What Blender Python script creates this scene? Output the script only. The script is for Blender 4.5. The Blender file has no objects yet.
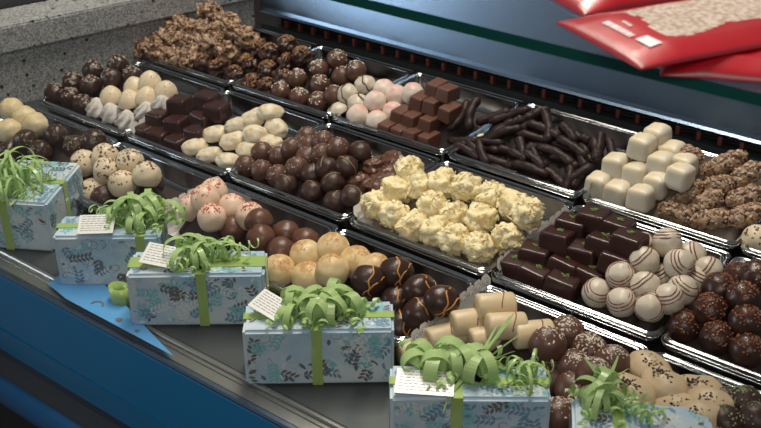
import bpy, bmesh, math, random
import numpy as np
from mathutils import Vector, Matrix, noise, Euler

# ------------------------------------------------------------------ camera, world, lights, exposure
C = bpy.context.scene.collection
sc = bpy.context.scene
CZ = 1.55                                     # eye height of the camera above the shop floor
FPX, PITCH, AZ = 1060.0, math.atan2(590.0, 1060.0), math.radians(37.5)
Fh = Vector((-math.sin(AZ), math.cos(AZ), 0)); Rt = Vector((math.cos(AZ), math.sin(AZ), 0)); Up = Vector((0, 0, 1))
Fw = Fh*math.cos(PITCH) - Up*math.sin(PITCH)
Dn = -Fh*math.sin(PITCH) - Up*math.cos(PITCH)
cam_data = bpy.data.cameras.new('camera'); cam = bpy.data.objects.new('camera', cam_data); C.objects.link(cam)
cam_data.sensor_width = 36.0; cam_data.lens = FPX/761.0*36.0; cam_data.clip_start = 0.02
cam_data.dof.use_dof = True; cam_data.dof.focus_distance = 1.16; cam_data.dof.aperture_fstop = 15.0
cam.matrix_world = Matrix(((Rt.x, -Dn.x, -Fw.x, 0), (Rt.y, -Dn.y, -Fw.y, 0), (Rt.z, -Dn.z, -Fw.z, CZ), (0, 0, 0, 1)))
sc.camera = cam
w = bpy.data.worlds.new('world'); sc.world = w; w.use_nodes = True
w.node_tree.nodes['Background'].inputs[0].default_value = (0.80, 0.82, 0.85, 1)
w.node_tree.nodes['Background'].inputs[1].default_value = 0.10
def area(name, loc, target, sx, sy, power, col):
    L = bpy.data.lights.new(name, 'AREA'); L.shape = 'RECTANGLE'; L.size = sx; L.size_y = sy; L.energy = power; L.color = col
    o = bpy.data.objects.new(name, L); C.objects.link(o); o.location = loc
    d = Vector(target) - Vector(loc); o.rotation_euler = d.to_track_quat('-Z', 'Y').to_euler()
    return o
area('ceiling_light_panel', (-0.9, 1.25, 2.75), (-0.75, 0.95, 0.9), 0.4, 1.4, 30, (1.0, 0.89, 0.76))
area('shop_window_daylight', (-2.95, -0.70, 1.42), (-1.0, 1.1, 1.0), 0.9, 0.9, 17, (0.80, 0.91, 1.0))
area('aisle_light_panel', (0.6, -0.9, 2.6), (-0.6, 0.8, 0.9), 1.0, 0.6, 10, (1.0, 0.93, 0.85))
sc.view_settings.view_transform = 'Standard'; sc.view_settings.look = 'None'
sc.view_settings.gamma = 1; sc.view_settings.use_curve_mapping = False
sc.view_settings.exposure = 0.52

# ------------------------------------------------------------------ measuring: a photo point on a known plane
def ray(x, y): return Fw*FPX + Rt*(x-380.5) + Dn*(y-214.0)
def at(x, y, h):                                # h = depth below the camera
    d = ray(x, y); p = d*(-h/d.z); p.z += CZ; return p

# ------------------------------------------------------------------ materials
def mat(name, col, rough=0.5, metal=0.0, bump=0.0, bscale=300, spec=0.5, col2=None, cscale=80, cpos=(0.4, 0.6), sheen=0, trans=0, coat=0, sss=0, voro=None):
    m = bpy.data.materials.new(name); m.use_nodes = True; nt = m.node_tree; b = nt.nodes['Principled BSDF']
    b.inputs['Base Color'].default_value = (*col, 1); b.inputs['Roughness'].default_value = rough
    b.inputs['Metallic'].default_value = metal; b.inputs['Specular IOR Level'].default_value = spec
    if coat: b.inputs['Coat Weight'].default_value = coat; b.inputs['Coat Roughness'].default_value = 0.15
    if sss:
        b.inputs['Subsurface Weight'].default_value = sss; b.inputs['Subsurface Radius'].default_value = (0.01, 0.006, 0.003); b.inputs['Subsurface Scale'].default_value = 0.5
    tc = nt.nodes.new('ShaderNodeTexCoord')
    if col2 is not None:
        if voro:
            n = nt.nodes.new('ShaderNodeTexVoronoi'); n.inputs['Scale'].default_value = cscale; out = n.outputs['Color']
            sx = nt.nodes.new('ShaderNodeSeparateColor'); nt.links.new(out, sx.inputs[0]); out = sx.outputs[0]
        else:
            n = nt.nodes.new('ShaderNodeTexNoise'); n.inputs['Scale'].default_value = cscale; n.inputs['Detail'].default_value = 4; out = n.outputs[0]
        nt.links.new(tc.outputs['Object'], n.inputs['Vector'])
        r = nt.nodes.new('ShaderNodeValToRGB'); r.color_ramp.elements[0].position = cpos[0]; r.color_ramp.elements[1].position = cpos[1]
        r.color_ramp.elements[0].color = (*col, 1); r.color_ramp.elements[1].color = (*col2, 1)
        nt.links.new(out, r.inputs[0]); nt.links.new(r.outputs[0], b.inputs['Base Color'])
    if bump:
        n = nt.nodes.new('ShaderNodeTexNoise'); n.inputs['Scale'].default_value = bscale; n.inputs['Detail'].default_value = 3
        nt.links.new(tc.outputs['Object'], n.inputs['Vector'])
        bp = nt.nodes.new('ShaderNodeBump'); bp.inputs['Strength'].default_value = bump; bp.inputs['Distance'].default_value = 0.002
        nt.links.new(n.outputs[0], bp.inputs['Height']); nt.links.new(bp.outputs[0], b.inputs['Normal'])
    return m
def glass_mat(name, tint, refl=1.0):
    m = bpy.data.materials.new(name); m.use_nodes = True; nt = m.node_tree; nt.nodes.clear()
    o = nt.nodes.new('ShaderNodeOutputMaterial'); mx = nt.nodes.new('ShaderNodeMixShader'); t = nt.nodes.new('ShaderNodeBsdfTransparent'); g = nt.nodes.new('ShaderNodeBsdfGlossy')
    fr = nt.nodes.new('ShaderNodeFresnel'); fr.inputs[0].default_value = 1.45
    ge = nt.nodes.new('ShaderNodeNewGeometry'); su = nt.nodes.new('ShaderNodeMath'); su.operation = 'SUBTRACT'; su.inputs[0].default_value = 1; nt.links.new(ge.outputs['Backfacing'], su.inputs[1])
    ml = nt.nodes.new('ShaderNodeMath'); ml.operation = 'MULTIPLY'; nt.links.new(fr.outputs[0], ml.inputs[0]); nt.links.new(su.outputs[0], ml.inputs[1])
    t.inputs[0].default_value = (*tint, 1); g.inputs[0].default_value = (refl, refl, refl, 1); g.inputs['Roughness'].default_value = 0.02
    nt.links.new(ml.outputs[0], mx.inputs[0]); nt.links.new(t.outputs[0], mx.inputs[1]); nt.links.new(g.outputs[0], mx.inputs[2]); nt.links.new(mx.outputs[0], o.inputs[0])
    return m
def topcol(name, col, top, z0, z1, rough=0.5, bump=0.2, bscale=250, sss=0.0, nscale=120):
    """icing browned or dusted on its crown: second colour mixed in above z0"""
    m = mat(name, col, rough, bump=bump, bscale=bscale, sss=sss); nt = m.node_tree; b = nt.nodes['Principled BSDF']
    tc = nt.nodes.new('ShaderNodeTexCoord'); sp = nt.nodes.new('ShaderNodeSeparateXYZ'); nt.links.new(tc.outputs['Object'], sp.inputs[0])
    mr = nt.nodes.new('ShaderNodeMapRange'); mr.inputs[1].default_value = z0; mr.inputs[2].default_value = z1; nt.links.new(sp.outputs[2], mr.inputs[0])
    n = nt.nodes.new('ShaderNodeTexNoise'); n.inputs['Scale'].default_value = nscale; nt.links.new(tc.outputs['Object'], n.inputs['Vector'])
    mu = nt.nodes.new('ShaderNodeMath'); mu.operation = 'MULTIPLY'; nt.links.new(mr.outputs[0], mu.inputs[0]); 
    mr2 = nt.nodes.new('ShaderNodeMapRange'); mr2.inputs[1].default_value = 0.4; mr2.inputs[2].default_value = 0.62; nt.links.new(n.outputs[0], mr2.inputs[0]); nt.links.new(mr2.outputs[0], mu.inputs[1])
    mx = nt.nodes.new('ShaderNodeMix'); mx.data_type = 'RGBA'; mx.inputs[6].default_value = (*col, 1); mx.inputs[7].default_value = (*top, 1)
    nt.links.new(mu.outputs[0], mx.inputs[0]); nt.links.new(mx.outputs[2], b.inputs['Base Color'])
    return m
M = dict(
 milk=mat('milk_chocolate', (0.105, 0.047, 0.031), 0.42, bump=0.15),
 milk2=mat('milk_chocolate_plain', (0.125, 0.055, 0.036), 0.38, bump=0.05),
 dark=mat('dark_chocolate', (0.040, 0.017, 0.012), 0.33, bump=0.12),
 darkm=mat('dark_chocolate_matt', (0.048, 0.021, 0.015), 0.45, bump=0.25, bscale=180),
 dsquare=mat('dark_chocolate_square', (0.040, 0.014, 0.012), 0.32, bump=0.12, bscale=120),
 stick=mat('dark_chocolate_stick', (0.024, 0.011, 0.010), 0.5, bump=0.4, bscale=160, spec=.3),
 cream=mat('cream_chocolate', (0.70, 0.58, 0.41), 0.42, bump=0.12, sss=0.1),
 white=mat('white_chocolate', (0.68, 0.61, 0.50), 0.42, bump=0.15, sss=0.1),
 stripewhite=mat('ivory_chocolate', (0.60, 0.53, 0.43), 0.38, bump=0.12, sss=0.1),
 mering=mat('meringue', (0.64, 0.60, 0.56), 0.6, bump=0.25, sss=0.1),
 pinkw=mat('pinkish_white_chocolate', (0.74, 0.56, 0.43), 0.42, bump=0.1, sss=0.1),
 rollc=mat('cream_roll', (0.66, 0.52, 0.33), 0.42, bump=0.15, bscale=150, sss=0.1),
 nibc=mat('pale_caramel_chocolate', (0.62, 0.48, 0.31), 0.42, bump=0.12, sss=0.1),
 coco=mat('coconut_white_chocolate', (0.86, 0.70, 0.38), 0.6, bump=0.5, bscale=350, col2=(0.92, 0.82, 0.55), cscale=140, sss=0.1),
 nutl=mat('caramelised_nut', (0.09, 0.035, 0.018), 0.45, bump=0.7, bscale=260, col2=(0.48, 0.31, 0.19), cscale=230, cpos=(0.25, 0.75), voro=1),
 nutc=mat('chopped_nut', (0.25, 0.13, 0.07), 0.5, col2=(0.56, 0.44, 0.33), cscale=160),
 nutd=mat('nutty_dark_chocolate', (0.045, 0.018, 0.012), 0.38, bump=0.5, bscale=200),
 nutb=mat('browned_nut', (0.22, 0.10, 0.045), 0.45, col2=(0.36, 0.20, 0.09), cscale=160),
 wchip=mat('white_crumb', (0.72, 0.68, 0.58), 0.6),
 rnib=mat('copper_cocoa_nib', (0.20, 0.065, 0.030), 0.4, col2=(0.30, 0.11, 0.05), cscale=300),
 bnib=mat('brown_fleck', (0.12, 0.05, 0.035), 0.5),
 dnib=mat('dark_nib', (0.030, 0.014, 0.012), 0.5),
 red=mat('red_crumb', (0.62, 0.07, 0.045), 0.5),
 orange=mat('orange_crumb', (0.52, 0.22, 0.07), 0.5),
 ostripe=mat('orange_icing', (0.62, 0.27, 0.07), 0.45),
 bstripe=mat('brown_icing', (0.20, 0.07, 0.045), 0.4),
 dstripe=mat('dark_icing', (0.04, 0.018, 0.014), 0.4),
 tstripe=mat('tan_icing', (0.36, 0.25, 0.14), 0.5),
 green=mat('green_crumb', (0.16, 0.26, 0.07), 0.6),
 pgreen=mat('pale_green_crumb', (0.34, 0.40, 0.24), 0.6, col2=(0.20, 0.26, 0.12), cscale=200),
 curl=mat('pale_curl', (0.30, 0.24, 0.20), 0.5),
 dust=mat('sugar_strand', (0.70, 0.62, 0.52), 0.7),
 almond=mat('almond_sliver', (0.75, 0.66, 0.45), 0.5),
 paper=mat('doily_paper', (0.66, 0.64, 0.61), 0.7),
 paperhole=mat('doily_embossing', (0.40, 0.36, 0.32), 0.8),
 insert=mat('brown_liner', (0.022, 0.012, 0.010), 0.7),
 insertw=mat('pale_liner', (0.20, 0.16, 0.12), 0.7),
)
M['steel'] = mat('polished_steel', (0.50, 0.52, 0.54), 0.11, 1.0)
M['steelb'] = mat('brushed_steel', (0.21, 0.29, 0.40), 0.27, 1.0, bump=0.05, bscale=60)
M['deck'] = mat('dull_steel_deck', (0.070, 0.080, 0.086), 0.42, 0.5, bump=0.05, bscale=40)
M['tint'] = topcol('tanned_white_icing', (0.70, 0.64, 0.50), (0.62, 0.40, 0.18), 0.002, 0.010, sss=0.1)
M['tancream'] = topcol('tanned_cream_icing', (0.66, 0.57, 0.38), (0.60, 0.44, 0.20), 0.004, 0.015, sss=0.1)
M['cube'] = topcol('white_chocolate_cube', (0.72, 0.66, 0.55), (0.76, 0.62, 0.38), 0.004, 0.014, rough=0.4, bump=0.08, sss=0.1)
M['pinktop'] = topcol('pink_crowned_white_chocolate', (0.72, 0.62, 0.54), (0.72, 0.30, 0.28), 0.008, 0.016, rough=0.45, bump=0.1, sss=0.1, nscale=60)
M['orangetop'] = topcol('cream_chocolate_orange_crown', (0.72, 0.57, 0.32), (0.60, 0.33, 0.12), 0.006, 0.018, rough=0.42, bump=0.1, sss=0.1)

# ------------------------------------------------------------------ mesh helpers
def tag(o, label=None, cat=None, group=None, kind=None):
    if label: o['label'] = label
    if cat: o['category'] = cat
    if group: o['group'] = group
    if kind: o['kind'] = kind
    return o
def link(name, me, parent=None, loc=None, rot=None):
    o = bpy.data.objects.new(name, me); C.objects.link(o)
    if parent: o.parent = parent
    if loc is not None: o.location = loc
    if rot is not None: o.rotation_euler = rot
    return o
def empty(name, loc, rz=0):
    o = bpy.data.objects.new(name, None); C.objects.link(o); o.location = loc; o.rotation_euler = (0, 0, rz); o.empty_display_size = 0.02
    return o
def finish(name, bm, mats, smooth=True):
    me = bpy.data.meshes.new(name); bmesh.ops.recalc_face_normals(bm, faces=bm.faces); bm.to_mesh(me); bm.free()
    for m in (mats if isinstance(mats, (list, tuple)) else [mats]): me.materials.append(m)
    if smooth:
        for p in me.polygons: p.use_smooth = True
    return me
def box(bm, x0, x1, y0, y1, z0, z1, mi=0, mtx=None):
    vs = [bm.verts.new((x, y, z)) for z in (z0, z1) for y in (y0, y1) for x in (x0, x1)]
    fs = [(0, 2, 3, 1), (4, 5, 7, 6), (0, 1, 5, 4), (2, 6, 7, 3), (0, 4, 6, 2), (1, 3, 7, 5)]
    for f in fs:
        fc = bm.faces.new([vs[i] for i in f]); fc.material_index = mi
    if mtx: bmesh.ops.transform(bm, matrix=mtx, verts=vs)
    return vs
def chip(bm, p, n, s, rnd, flat=0.5, long=1.0, mi=0):
    q = Vector(n).to_track_quat('Z', 'Y').to_matrix().to_4x4()
    mt = Matrix.Translation(p) @ q @ Matrix.Rotation(rnd.uniform(0, 6.28), 4, 'Z') @ Euler((rnd.uniform(-.5, .5), rnd.uniform(-.5, .5), 0)).to_matrix().to_4x4()
    a = s*rnd.uniform(.7, 1.3)*long; b = s*rnd.uniform(.6, 1.1); c = s*flat*rnd.uniform(.7, 1.3)
    vs = [bm.verts.new(mt @ Vector(v)) for v in ((a, 0, 0), (0, b, 0), (-a, rnd.uniform(-.3, .3)*b, 0), (0, -b, 0), (rnd.uniform(-.3, .3)*a, 0, c), (0, 0, -c))]
    for i in range(4):
        j = (i+1) % 4
        for t in (4, 5):
            f = bm.faces.new((vs[i], vs[j], vs[t])); f.material_index = mi
def tube(bm, pts, r, seg=6, mi=0, taper=None, flat=1.0, nrm=None):
    rings = []
    for i, p in enumerate(pts):
        t = (pts[min(i+1, len(pts)-1)] - pts[max(i-1, 0)]).normalized()
        up = nrm[i] if nrm else (Vector((0, 0, 1)) if abs(t.z) < .9 else Vector((1, 0, 0)))
        a = t.cross(up).normalized(); b = a.cross(t).normalized()
        rr = r*(taper[i] if taper else 1)
        rings.append([bm.verts.new(p + a*rr*math.cos(k*2*math.pi/seg) + b*rr*flat*math.sin(k*2*math.pi/seg)) for k in range(seg)])
    for i in range(len(rings)-1):
        for k in range(seg):
            f = bm.faces.new((rings[i][k], rings[i][(k+1) % seg], rings[i+1][(k+1) % seg], rings[i+1][k])); f.material_index = mi
    for rg in (rings[0], rings[-1]):
        f = bm.faces.new(rg); f.material_index = mi
def ball_me(name, r, m, sx=1, sy=1, sz=1, amp=0.02, freq=60, seed=0, flat=-0.8, sub=4):
    bm = bmesh.new(); bmesh.ops.create_icosphere(bm, subdivisions=sub, radius=1)
    for v in bm.verts:
        n = v.co.normalized(); k = 1 + amp*noise.noise(n*freq*0.03 + Vector((seed*7.3, seed*3.1, 0)))*2
        if amp > .1: k += amp*.6*noise.noise(n*freq*0.09 + Vector((seed*2.3, 0, seed)))
        z = max(n.z*k, flat) if flat else n.z*k
        v.co = Vector((n.x*k*r*sx, n.y*k*r*sy, z*r*sz))
    return finish(name, bm, m)
def surf(r, th, ph): return Vector((r*math.sin(th)*math.cos(ph), r*math.sin(th)*math.sin(ph), r*math.cos(th)))
def crumbs(name, r, m, n, maxth, s, seed, flat=.5, long=1.0, off=0.0, sx=1, sy=1, sz=1, power=1.0):
    rnd = random.Random(seed); bm = bmesh.new()
    for i in range(n):
        th = maxth*rnd.random()**power; ph = rnd.uniform(0, 6.283); nn = surf(1, th, ph)
        p = Vector((nn.x*(r+off)*sx, nn.y*(r+off)*sy, nn.z*(r+off)*sz)); chip(bm, p, nn, s, rnd, flat, long)
    return finish(name, bm, m, False)
def ring_on(bm, r, axis, off, a0, a1, w, seed=0, wob=0.03, n=28):
    ax = Vector(axis).normalized(); u = ax.orthogonal().normalized(); v = ax.cross(u); rad = math.sqrt(max(0, 1-off*off)); pts = []; nr = []
    for i in range(n+1):
        a = a0+(a1-a0)*i/n
        p = (ax*(off+wob*noise.noise(Vector((a*1.5, seed, 0)))*2) + (u*math.cos(a)+v*math.sin(a))*rad).normalized()
        pts.append(p*r*1.005); nr.append(p)
    tube(bm, pts, w, 6, flat=.5, nrm=nr)
def rbox_me(name, sx, sy, sz, m, bev=.003, taper=1.0, amp=.0, seed=0, peak=0):
    bm = bmesh.new(); bmesh.ops.create_cube(bm, size=1)
    for v in bm.verts: v.co = Vector((v.co.x*sx, v.co.y*sy, v.co.z*sz))
    bmesh.ops.bevel(bm, geom=bm.edges[:]+bm.verts[:], offset=bev, segments=4, affect='EDGES', profile=.6)
    bmesh.ops.subdivide_edges(bm, edges=[e for e in bm.edges if e.calc_length() > sz*.35], cuts=3, use_grid_fill=True)
    for v in bm.verts:
        t = (v.co.z/sz+.5); k = 1+(taper-1)*t; v.co.x *= k; v.co.y *= k
        if peak and t > .8: v.co.z += peak*max(0, 1-(Vector((v.co.x-sx*.1, v.co.y-sy*.12)).length/(sx*.42)))
        if amp: v.co += v.co.normalized()*noise.noise(v.co*90+Vector((seed*5, 0, 0)))*amp
    return finish(name, bm, m)
def lathe_me(name, prof, m, seg=24, star=0, twist=0, dep=.2):
    bm = bmesh.new(); rings = []
    for i, (r, z) in enumerate(prof):
        rings.append([bm.verts.new((r*(1+(dep*math.cos(star*(k*2*math.pi/seg)) if star else 0))*math.cos(k*2*math.pi/seg+twist*z), r*(1+(dep*math.cos(star*(k*2*math.pi/seg)) if star else 0))*math.sin(k*2*math.pi/seg+twist*z), z)) for k in range(seg)])
    for i in range(len(rings)-1):
        for k in range(seg): bm.faces.new((rings[i][k], rings[i][(k+1) % seg], rings[i+1][(k+1) % seg], rings[i+1][k]))
    bm.faces.new(rings[0]); bm.faces.new(rings[-1])
    return finish(name, bm, m)

# ------------------------------------------------------------------ levels (depth below the camera of rim and inner floor; front and back inner edge)
RIM = {1: .620, 2: .628, 3: .636}
ROW = {1: (.648, 1.069, 1.277), 2: (.656, .858, 1.056), 3: (.6635, .705, .842)}
COLX = [-.3085 - .2015*k for k in range(-2, 8)]       # tray boundaries, right to left: COLX[k+2]
def bx(k): return -.3085 - .2015*k
DECK = .666
GLASSY = .568
TOPH = GLASSY/2.395
ITEMS = [
 ('light_nut', 0.0175, 35, 1, ('nut_cluster', 'caramel nut cluster', 'cluster', 'caramel nut clusters by the granite wall'), [[(146,48),(158,52),(173,57),(187,60),(227,52)],[(166,38),(181,43),(196,45),(211,43)],[(178,24),(190,30),(204,30),(219,33),(234,30)],[(209,12),(224,22),(247,38)]]),
 ('dark_nut', 0.015, 35, 1, ('dark_nut_cluster', 'nut-topped dark chocolate cluster', 'cluster', 'dark clusters with chopped nuts'), [[(204,63),(219,69),(234,76),(252,84),(267,88)],[(248,64),(268,71),(283,80)],[(258,49),(270,54),(288,64),(302,57)],[(287,46)]]),
 ('dot_milk', 0.0145, 32, 1, ('milk_truffle', 'back-row milk truffle with white crumbs', 'truffle', 'white-crumbed milk truffles in the back row'), [[(281,92),(299,98),(318,102),(334,96)],[(297,79),(320,85),(342,77)],[(319,70),(337,60),(356,71)]]),
 ('dark_line_white', 0.0145, 32, 1, ('white_truffle', 'white truffle with dark icing line, back row', 'truffle', 'white truffles with a dark line'), [[(338,112)],[(348,94),(358,104)],[(365,85)]]),
 ('pink', 0.015, 32, 1, ('pink_truffle', 'pink-tinged white truffle', 'truffle', 'pink-white truffles'), [[(358,116),(377,122)],[(375,102),(393,113)],[(396,96),(384,90),(413,94)]]),
 ('milk_block', 0.012, 45, 1, ('milk_chocolate_block', 'plain milk chocolate block', 'chocolate', 'stacked milk chocolate blocks'), [[(389,128),(402,132),(414,136),(429,140)],[(402,115),(414,119),(430,123)],[(421,101),(434,105),(450,112)],[(437,88),(448,93)]]),
 ('white_cube', 0.0135, 45, 1, ('white_chocolate_cube', 'peaked white chocolate cube', 'chocolate', 'pyramid of white chocolate cubes'), [[(599,185),(618,193),(641,198),(657,185)],[(616,166),(636,175),(661,165),(680,177)],[(642,147),(672,154),(684,166)],[(657,137)]]),
 ('curl_dark', 0.0148, 35, 2, ('dark_truffle', 'dark truffle with pale curls', 'truffle', 'curl-topped dark truffles by the wall'), [[(55,94),(70,98),(83,105)],[(73,83),(91,86)],[(93,71),(112,79),(132,77)],[(118,65)]]),
 ('cream_point', 0.0148, 35, 2, ('cream_dome', 'pointed cream dome with green flecks', 'praline', 'pointed cream domes'), [[(111,94),(129,98)],[(147,95),(134,85),(166,89)],[(150,79)]]),
 ('meringue', 0.0135, 30, 2, ('meringue', 'swirled white meringue', 'meringue', 'swirled meringues'), [[(97,108),(111,113),(127,120)],[(146,112),(162,105)]]),
 ('dark_block', 0.0125, 40, 2, ('dark_chocolate_block', 'plain dark block beside the white ovals', 'chocolate', 'plain dark blocks'), [[(145,132),(160,137),(178,144),(197,135)],[(159,119),(177,125),(203,120)],[(180,105),(207,101),(217,111)]]),
 ('oval', 0.012, 35, 2, ('white_oval_praline', 'browned white oval praline', 'praline', 'browned white ovals'), [[(195,147),(210,155),(229,161)],[(215,134),(233,141),(249,150),(271,143)],[(238,125),(256,134),(276,128)],[(254,118),(270,112)]]),
 ('speck_milk', 0.0138, 35, 2, ('speckled_truffle', 'speckled milk truffle beside the white ovals', 'truffle', 'speckled milk truffles'), [[(246,166),(262,171),(278,176)],[(262,153),(279,157),(297,168)],[(292,149),(307,158),(308,147)],[(307,138),(323,142),(338,149),(322,155)]]),
 ('lined_dark', 0.014, 35, 2, ('dark_dome', 'dark dome with one thin line', 'praline', 'dark domes with a line'), [[(286,185),(312,192),(335,202)],[(312,175),(333,183),(352,197)],[(327,168),(346,167),(360,153)]]),
 ('rough_milk', 0.014, 30, 2, ('rough_truffle', 'rough milk praline behind coconut clusters', 'praline', 'rough milk pralines'), [[(361,184),(380,184)],[(374,168),(390,176)],[(394,162)]]),
 ('coconut', 0.0175, 32, 2, ('coconut_cluster', 'pale yellow coconut cluster', 'cluster', 'coconut clusters'), [[(378,205),(394,215),(413,226),(436,231),(453,239),(478,247)],[(397,190),(432,205),(455,215),(481,218),(508,238)],[(420,186),(443,183),(466,187),(490,197),(513,206),(528,213)],[(410,170)]]),
 ('mint', 0.012, 38, 2, ('mint_square', 'dark square with green mint crumb', 'chocolate', 'mint-crumbed dark squares'), [[(515,267),(536,275),(563,285),(590,277),(618,262)],[(536,255),(566,267),(584,253),(604,245),(629,243)],[(558,240),(572,227),(594,220),(617,229)]]),
 ('striped', 0.0148, 35, 2, ('striped_truffle', 'ivory truffle with brown stripes', 'truffle', 'striped ivory truffles'), [[(597,293),(622,302),(650,307),(669,299)],[(621,276),(645,286),(682,290),(626,260)],[(644,261),(666,277),(694,281),(708,271)],[(667,243),(679,264),(691,256),(642,247)]]),
 ('nib_dark', 0.0158, 32, 2, ('nib_truffle', 'dark truffle with copper nibs', 'truffle', 'copper-nib dark truffles'), [[(684,326),(717,338),(747,351)],[(694,307),(710,310),(746,322)],[(719,289),(743,298)],[(738,279),(756,277)]]),
 ('tan_cream', 0.0165, 30, 3, ('cream_ball', 'tan-crowned cream ball by the wall', 'truffle', 'cream balls by the wall'), [[(9,131),(35,125)],[(12,110),(25,118)]]),
 ('green_dark', 0.015, 25, 3, ('crumbed_truffle', 'dark truffle with brown-green crumbs', 'truffle', 'crumbed dark truffles by the wall'), [[(26,141),(56,136),(75,147),(94,141),(40,152),(10,152)]]),
 ('egg', 0.0165, 35, 3, ('speckled_egg_truffle', 'brown-flecked white round truffle', 'truffle', 'flecked white truffles'), [[(93,192),(122,184),(147,175)],[(84,163),(107,171),(130,162)],[(105,157)]]),
 ('dark_egg', 0.0145, 20, 3, ('flecked_dark_truffle', 'dark truffle with tan flecks', 'truffle', 'dark truffles among flecked white ones'), [[(103,198),(120,193),(152,183)]]),
 ('red_cream', 0.016, 35, 3, ('red_crumb_truffle', 'cream truffle with red crumbs', 'truffle', 'red-crumbed cream truffles'), [[(192,208),(212,218)],[(205,199),(232,208),(250,216)],[(214,192)]]),
 ('lined_milk', 0.0155, 30, 3, ('milk_dome', 'smooth milk dome beside red-crumbed truffles', 'praline', 'smooth milk domes'), [[(233,229),(261,238),(281,251)],[(259,222),(286,234),(306,242)]]),
 ('orange_cream', 0.0175, 30, 3, ('orange_crumb_truffle', 'cream truffle with orange crumbs', 'truffle', 'orange-crumbed cream truffles'), [[(279,271),(308,278),(332,271)],[(306,256),(356,262),(375,270)],[(333,249)]]),
 ('orange_dark', 0.0155, 38, 3, ('orange_striped_praline', 'dark praline with orange icing loop', 'praline', 'orange-striped dark pralines'), [[(400,326),(420,313),(442,301)],[(369,280),(397,300),(420,290)],[(396,272)]]),
 ('roll', 0.0125, 38, 3, ('cream_roll', 'cream coloured roll with brown notch', 'praline', 'cream rolls'), [[(417,350),(446,336),(489,338)],[(470,322),(506,326),(533,334)],[(495,306)]]),
 ('dusted', 0.0155, 30, 3, ('dusted_dome', 'brown dome dusted with white strands', 'praline', 'sugar-dusted domes'), [[(559,416),(580,404),(551,378)],[(573,389),(594,376),(575,367)],[(548,344),(589,350),(612,363)],[(567,333)]]),
 ('nib_cream', 0.017, 30, 3, ('caramel_cushion', 'pale cushion piece with dark nibs', 'praline', 'pale pieces with dark nibs'), [[(630,394),(698,420),(678,412)],[(663,386),(710,407)],[(649,371),(697,393)]]),
 ('green_speck', 0.0155, 25, 3, ('green_crumb_truffle', 'dark truffle with pale green crumbs', 'truffle', 'green-crumbed truffles'), [[(725,424),(756,421)],[(745,404),(726,405)]]),
 ('egg', .0165, 30, 1, ('flecked_cream_truffle', 'brown-flecked cream truffle at the right picture edge', 'truffle', 'flecked cream truffle in the back row'), [[(757,240)]]),
]
# ================================================================== THE SETTING
def setstruct(name, me): o = link(name, me); o['kind'] = 'structure'; return o
m_wood = mat('dark_wood_boards', (0.035, 0.018, 0.012), 0.5, col2=(0.06, 0.03, 0.02), cscale=12)
bm = bmesh.new(); box(bm, -5, 3, -3, 5, -.05, 0); setstruct('floor', finish('floor', bm, m_wood, False))

# granite wall at the left end of the case, with a thicker coping
def granite():
    m = mat('speckled_granite', (0.20, 0.21, 0.21), 0.45, bump=.05); nt = m.node_tree; b = nt.nodes['Principled BSDF']
    tc = nt.nodes.new('ShaderNodeTexCoord')
    def v(scale, seed): 
        n = nt.nodes.new('ShaderNodeTexVoronoi'); n.inputs['Scale'].default_value = scale; nt.links.new(tc.outputs['Object'], n.inputs['Vector']); return n
    a = v(420, 0); s1 = nt.nodes.new('ShaderNodeSeparateColor'); nt.links.new(a.outputs['Color'], s1.inputs[0])
    r = nt.nodes.new('ShaderNodeValToRGB'); e = r.color_ramp.elements; e[0].position = 0; e[0].color = (.15, .16, .17, 1); e[1].position = 1; e[1].color = (.52, .53, .53, 1)
    nt.links.new(s1.outputs[0], r.inputs[0])
    c = v(75, 1); mr = nt.nodes.new('ShaderNodeMapRange'); mr.inputs[1].default_value = .19; mr.inputs[2].default_value = .26; nt.links.new(c.outputs['Distance'], mr.inputs[0])
    s2 = nt.nodes.new('ShaderNodeSeparateColor'); nt.links.new(c.outputs['Color'], s2.inputs[0])
    gt = nt.nodes.new('ShaderNodeMath'); gt.operation = 'GREATER_THAN'; gt.inputs[1].default_value = .35; nt.links.new(s2.outputs[0], gt.inputs[0])
    mxm = nt.nodes.new('ShaderNodeMath'); mxm.operation = 'MAXIMUM'; nt.links.new(mr.outputs[0], mxm.inputs[0]); nt.links.new(gt.outputs[0], mxm.inputs[1])
    mx = nt.nodes.new('ShaderNodeMix'); mx.data_type = 'RGBA'; mx.inputs[6].default_value = (.02, .02, .022, 1); nt.links.new(mxm.outputs[0], mx.inputs[0]); nt.links.new(r.outputs[0], mx.inputs[7])
    nt.links.new(mx.outputs[2], b.inputs['Base Color']); return m
M['granite'] = granite()
WA = math.radians(15.0)                     # the wall is not square to the case
W0 = Vector((-1.395, .92, 0)); wd = Vector((math.sin(WA), math.cos(WA), 0)); wn = Vector((math.cos(WA), -math.sin(WA), 0))
def on_wall(x, y, off=0.0):                 # photo point on the (offset) wall plane -> (distance along, height)
    d = ray(x, y); o = W0 + wn*off; t = o.dot(wn)/d.dot(wn); p = d*t; return (p-Vector((o.x, o.y, 0))).dot(wd), p.z+CZ
cz_low = on_wall(60, 42, .012)[1]; cz_top = on_wall(60, 15.5, .012)[1]
bm = bmesh.new()
rotw = Matrix.Translation(W0) @ Matrix.Rotation(-WA, 4, 'Z')
box(bm, -.12, 0, -1.5, .405, 0, cz_low, mtx=rotw)
setstruct('wall_left', finish('wall_left', bm, M['granite'], False))
bm = bmesh.new(); vs = box(bm, -.075, .012, -1.5, .405, cz_low+.0005, cz_top, mtx=rotw)
bmesh.ops.bevel(bm, geom=bm.edges[:], offset=.0025, segments=2, affect='EDGES')
setstruct('trim_1', finish('granite_coping', bm, M['granite'], False))
bm = bmesh.new(); box(bm, -.14, -.0755, -1.5, .405, cz_low+.0005, cz_top+.05, mtx=rotw)
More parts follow.
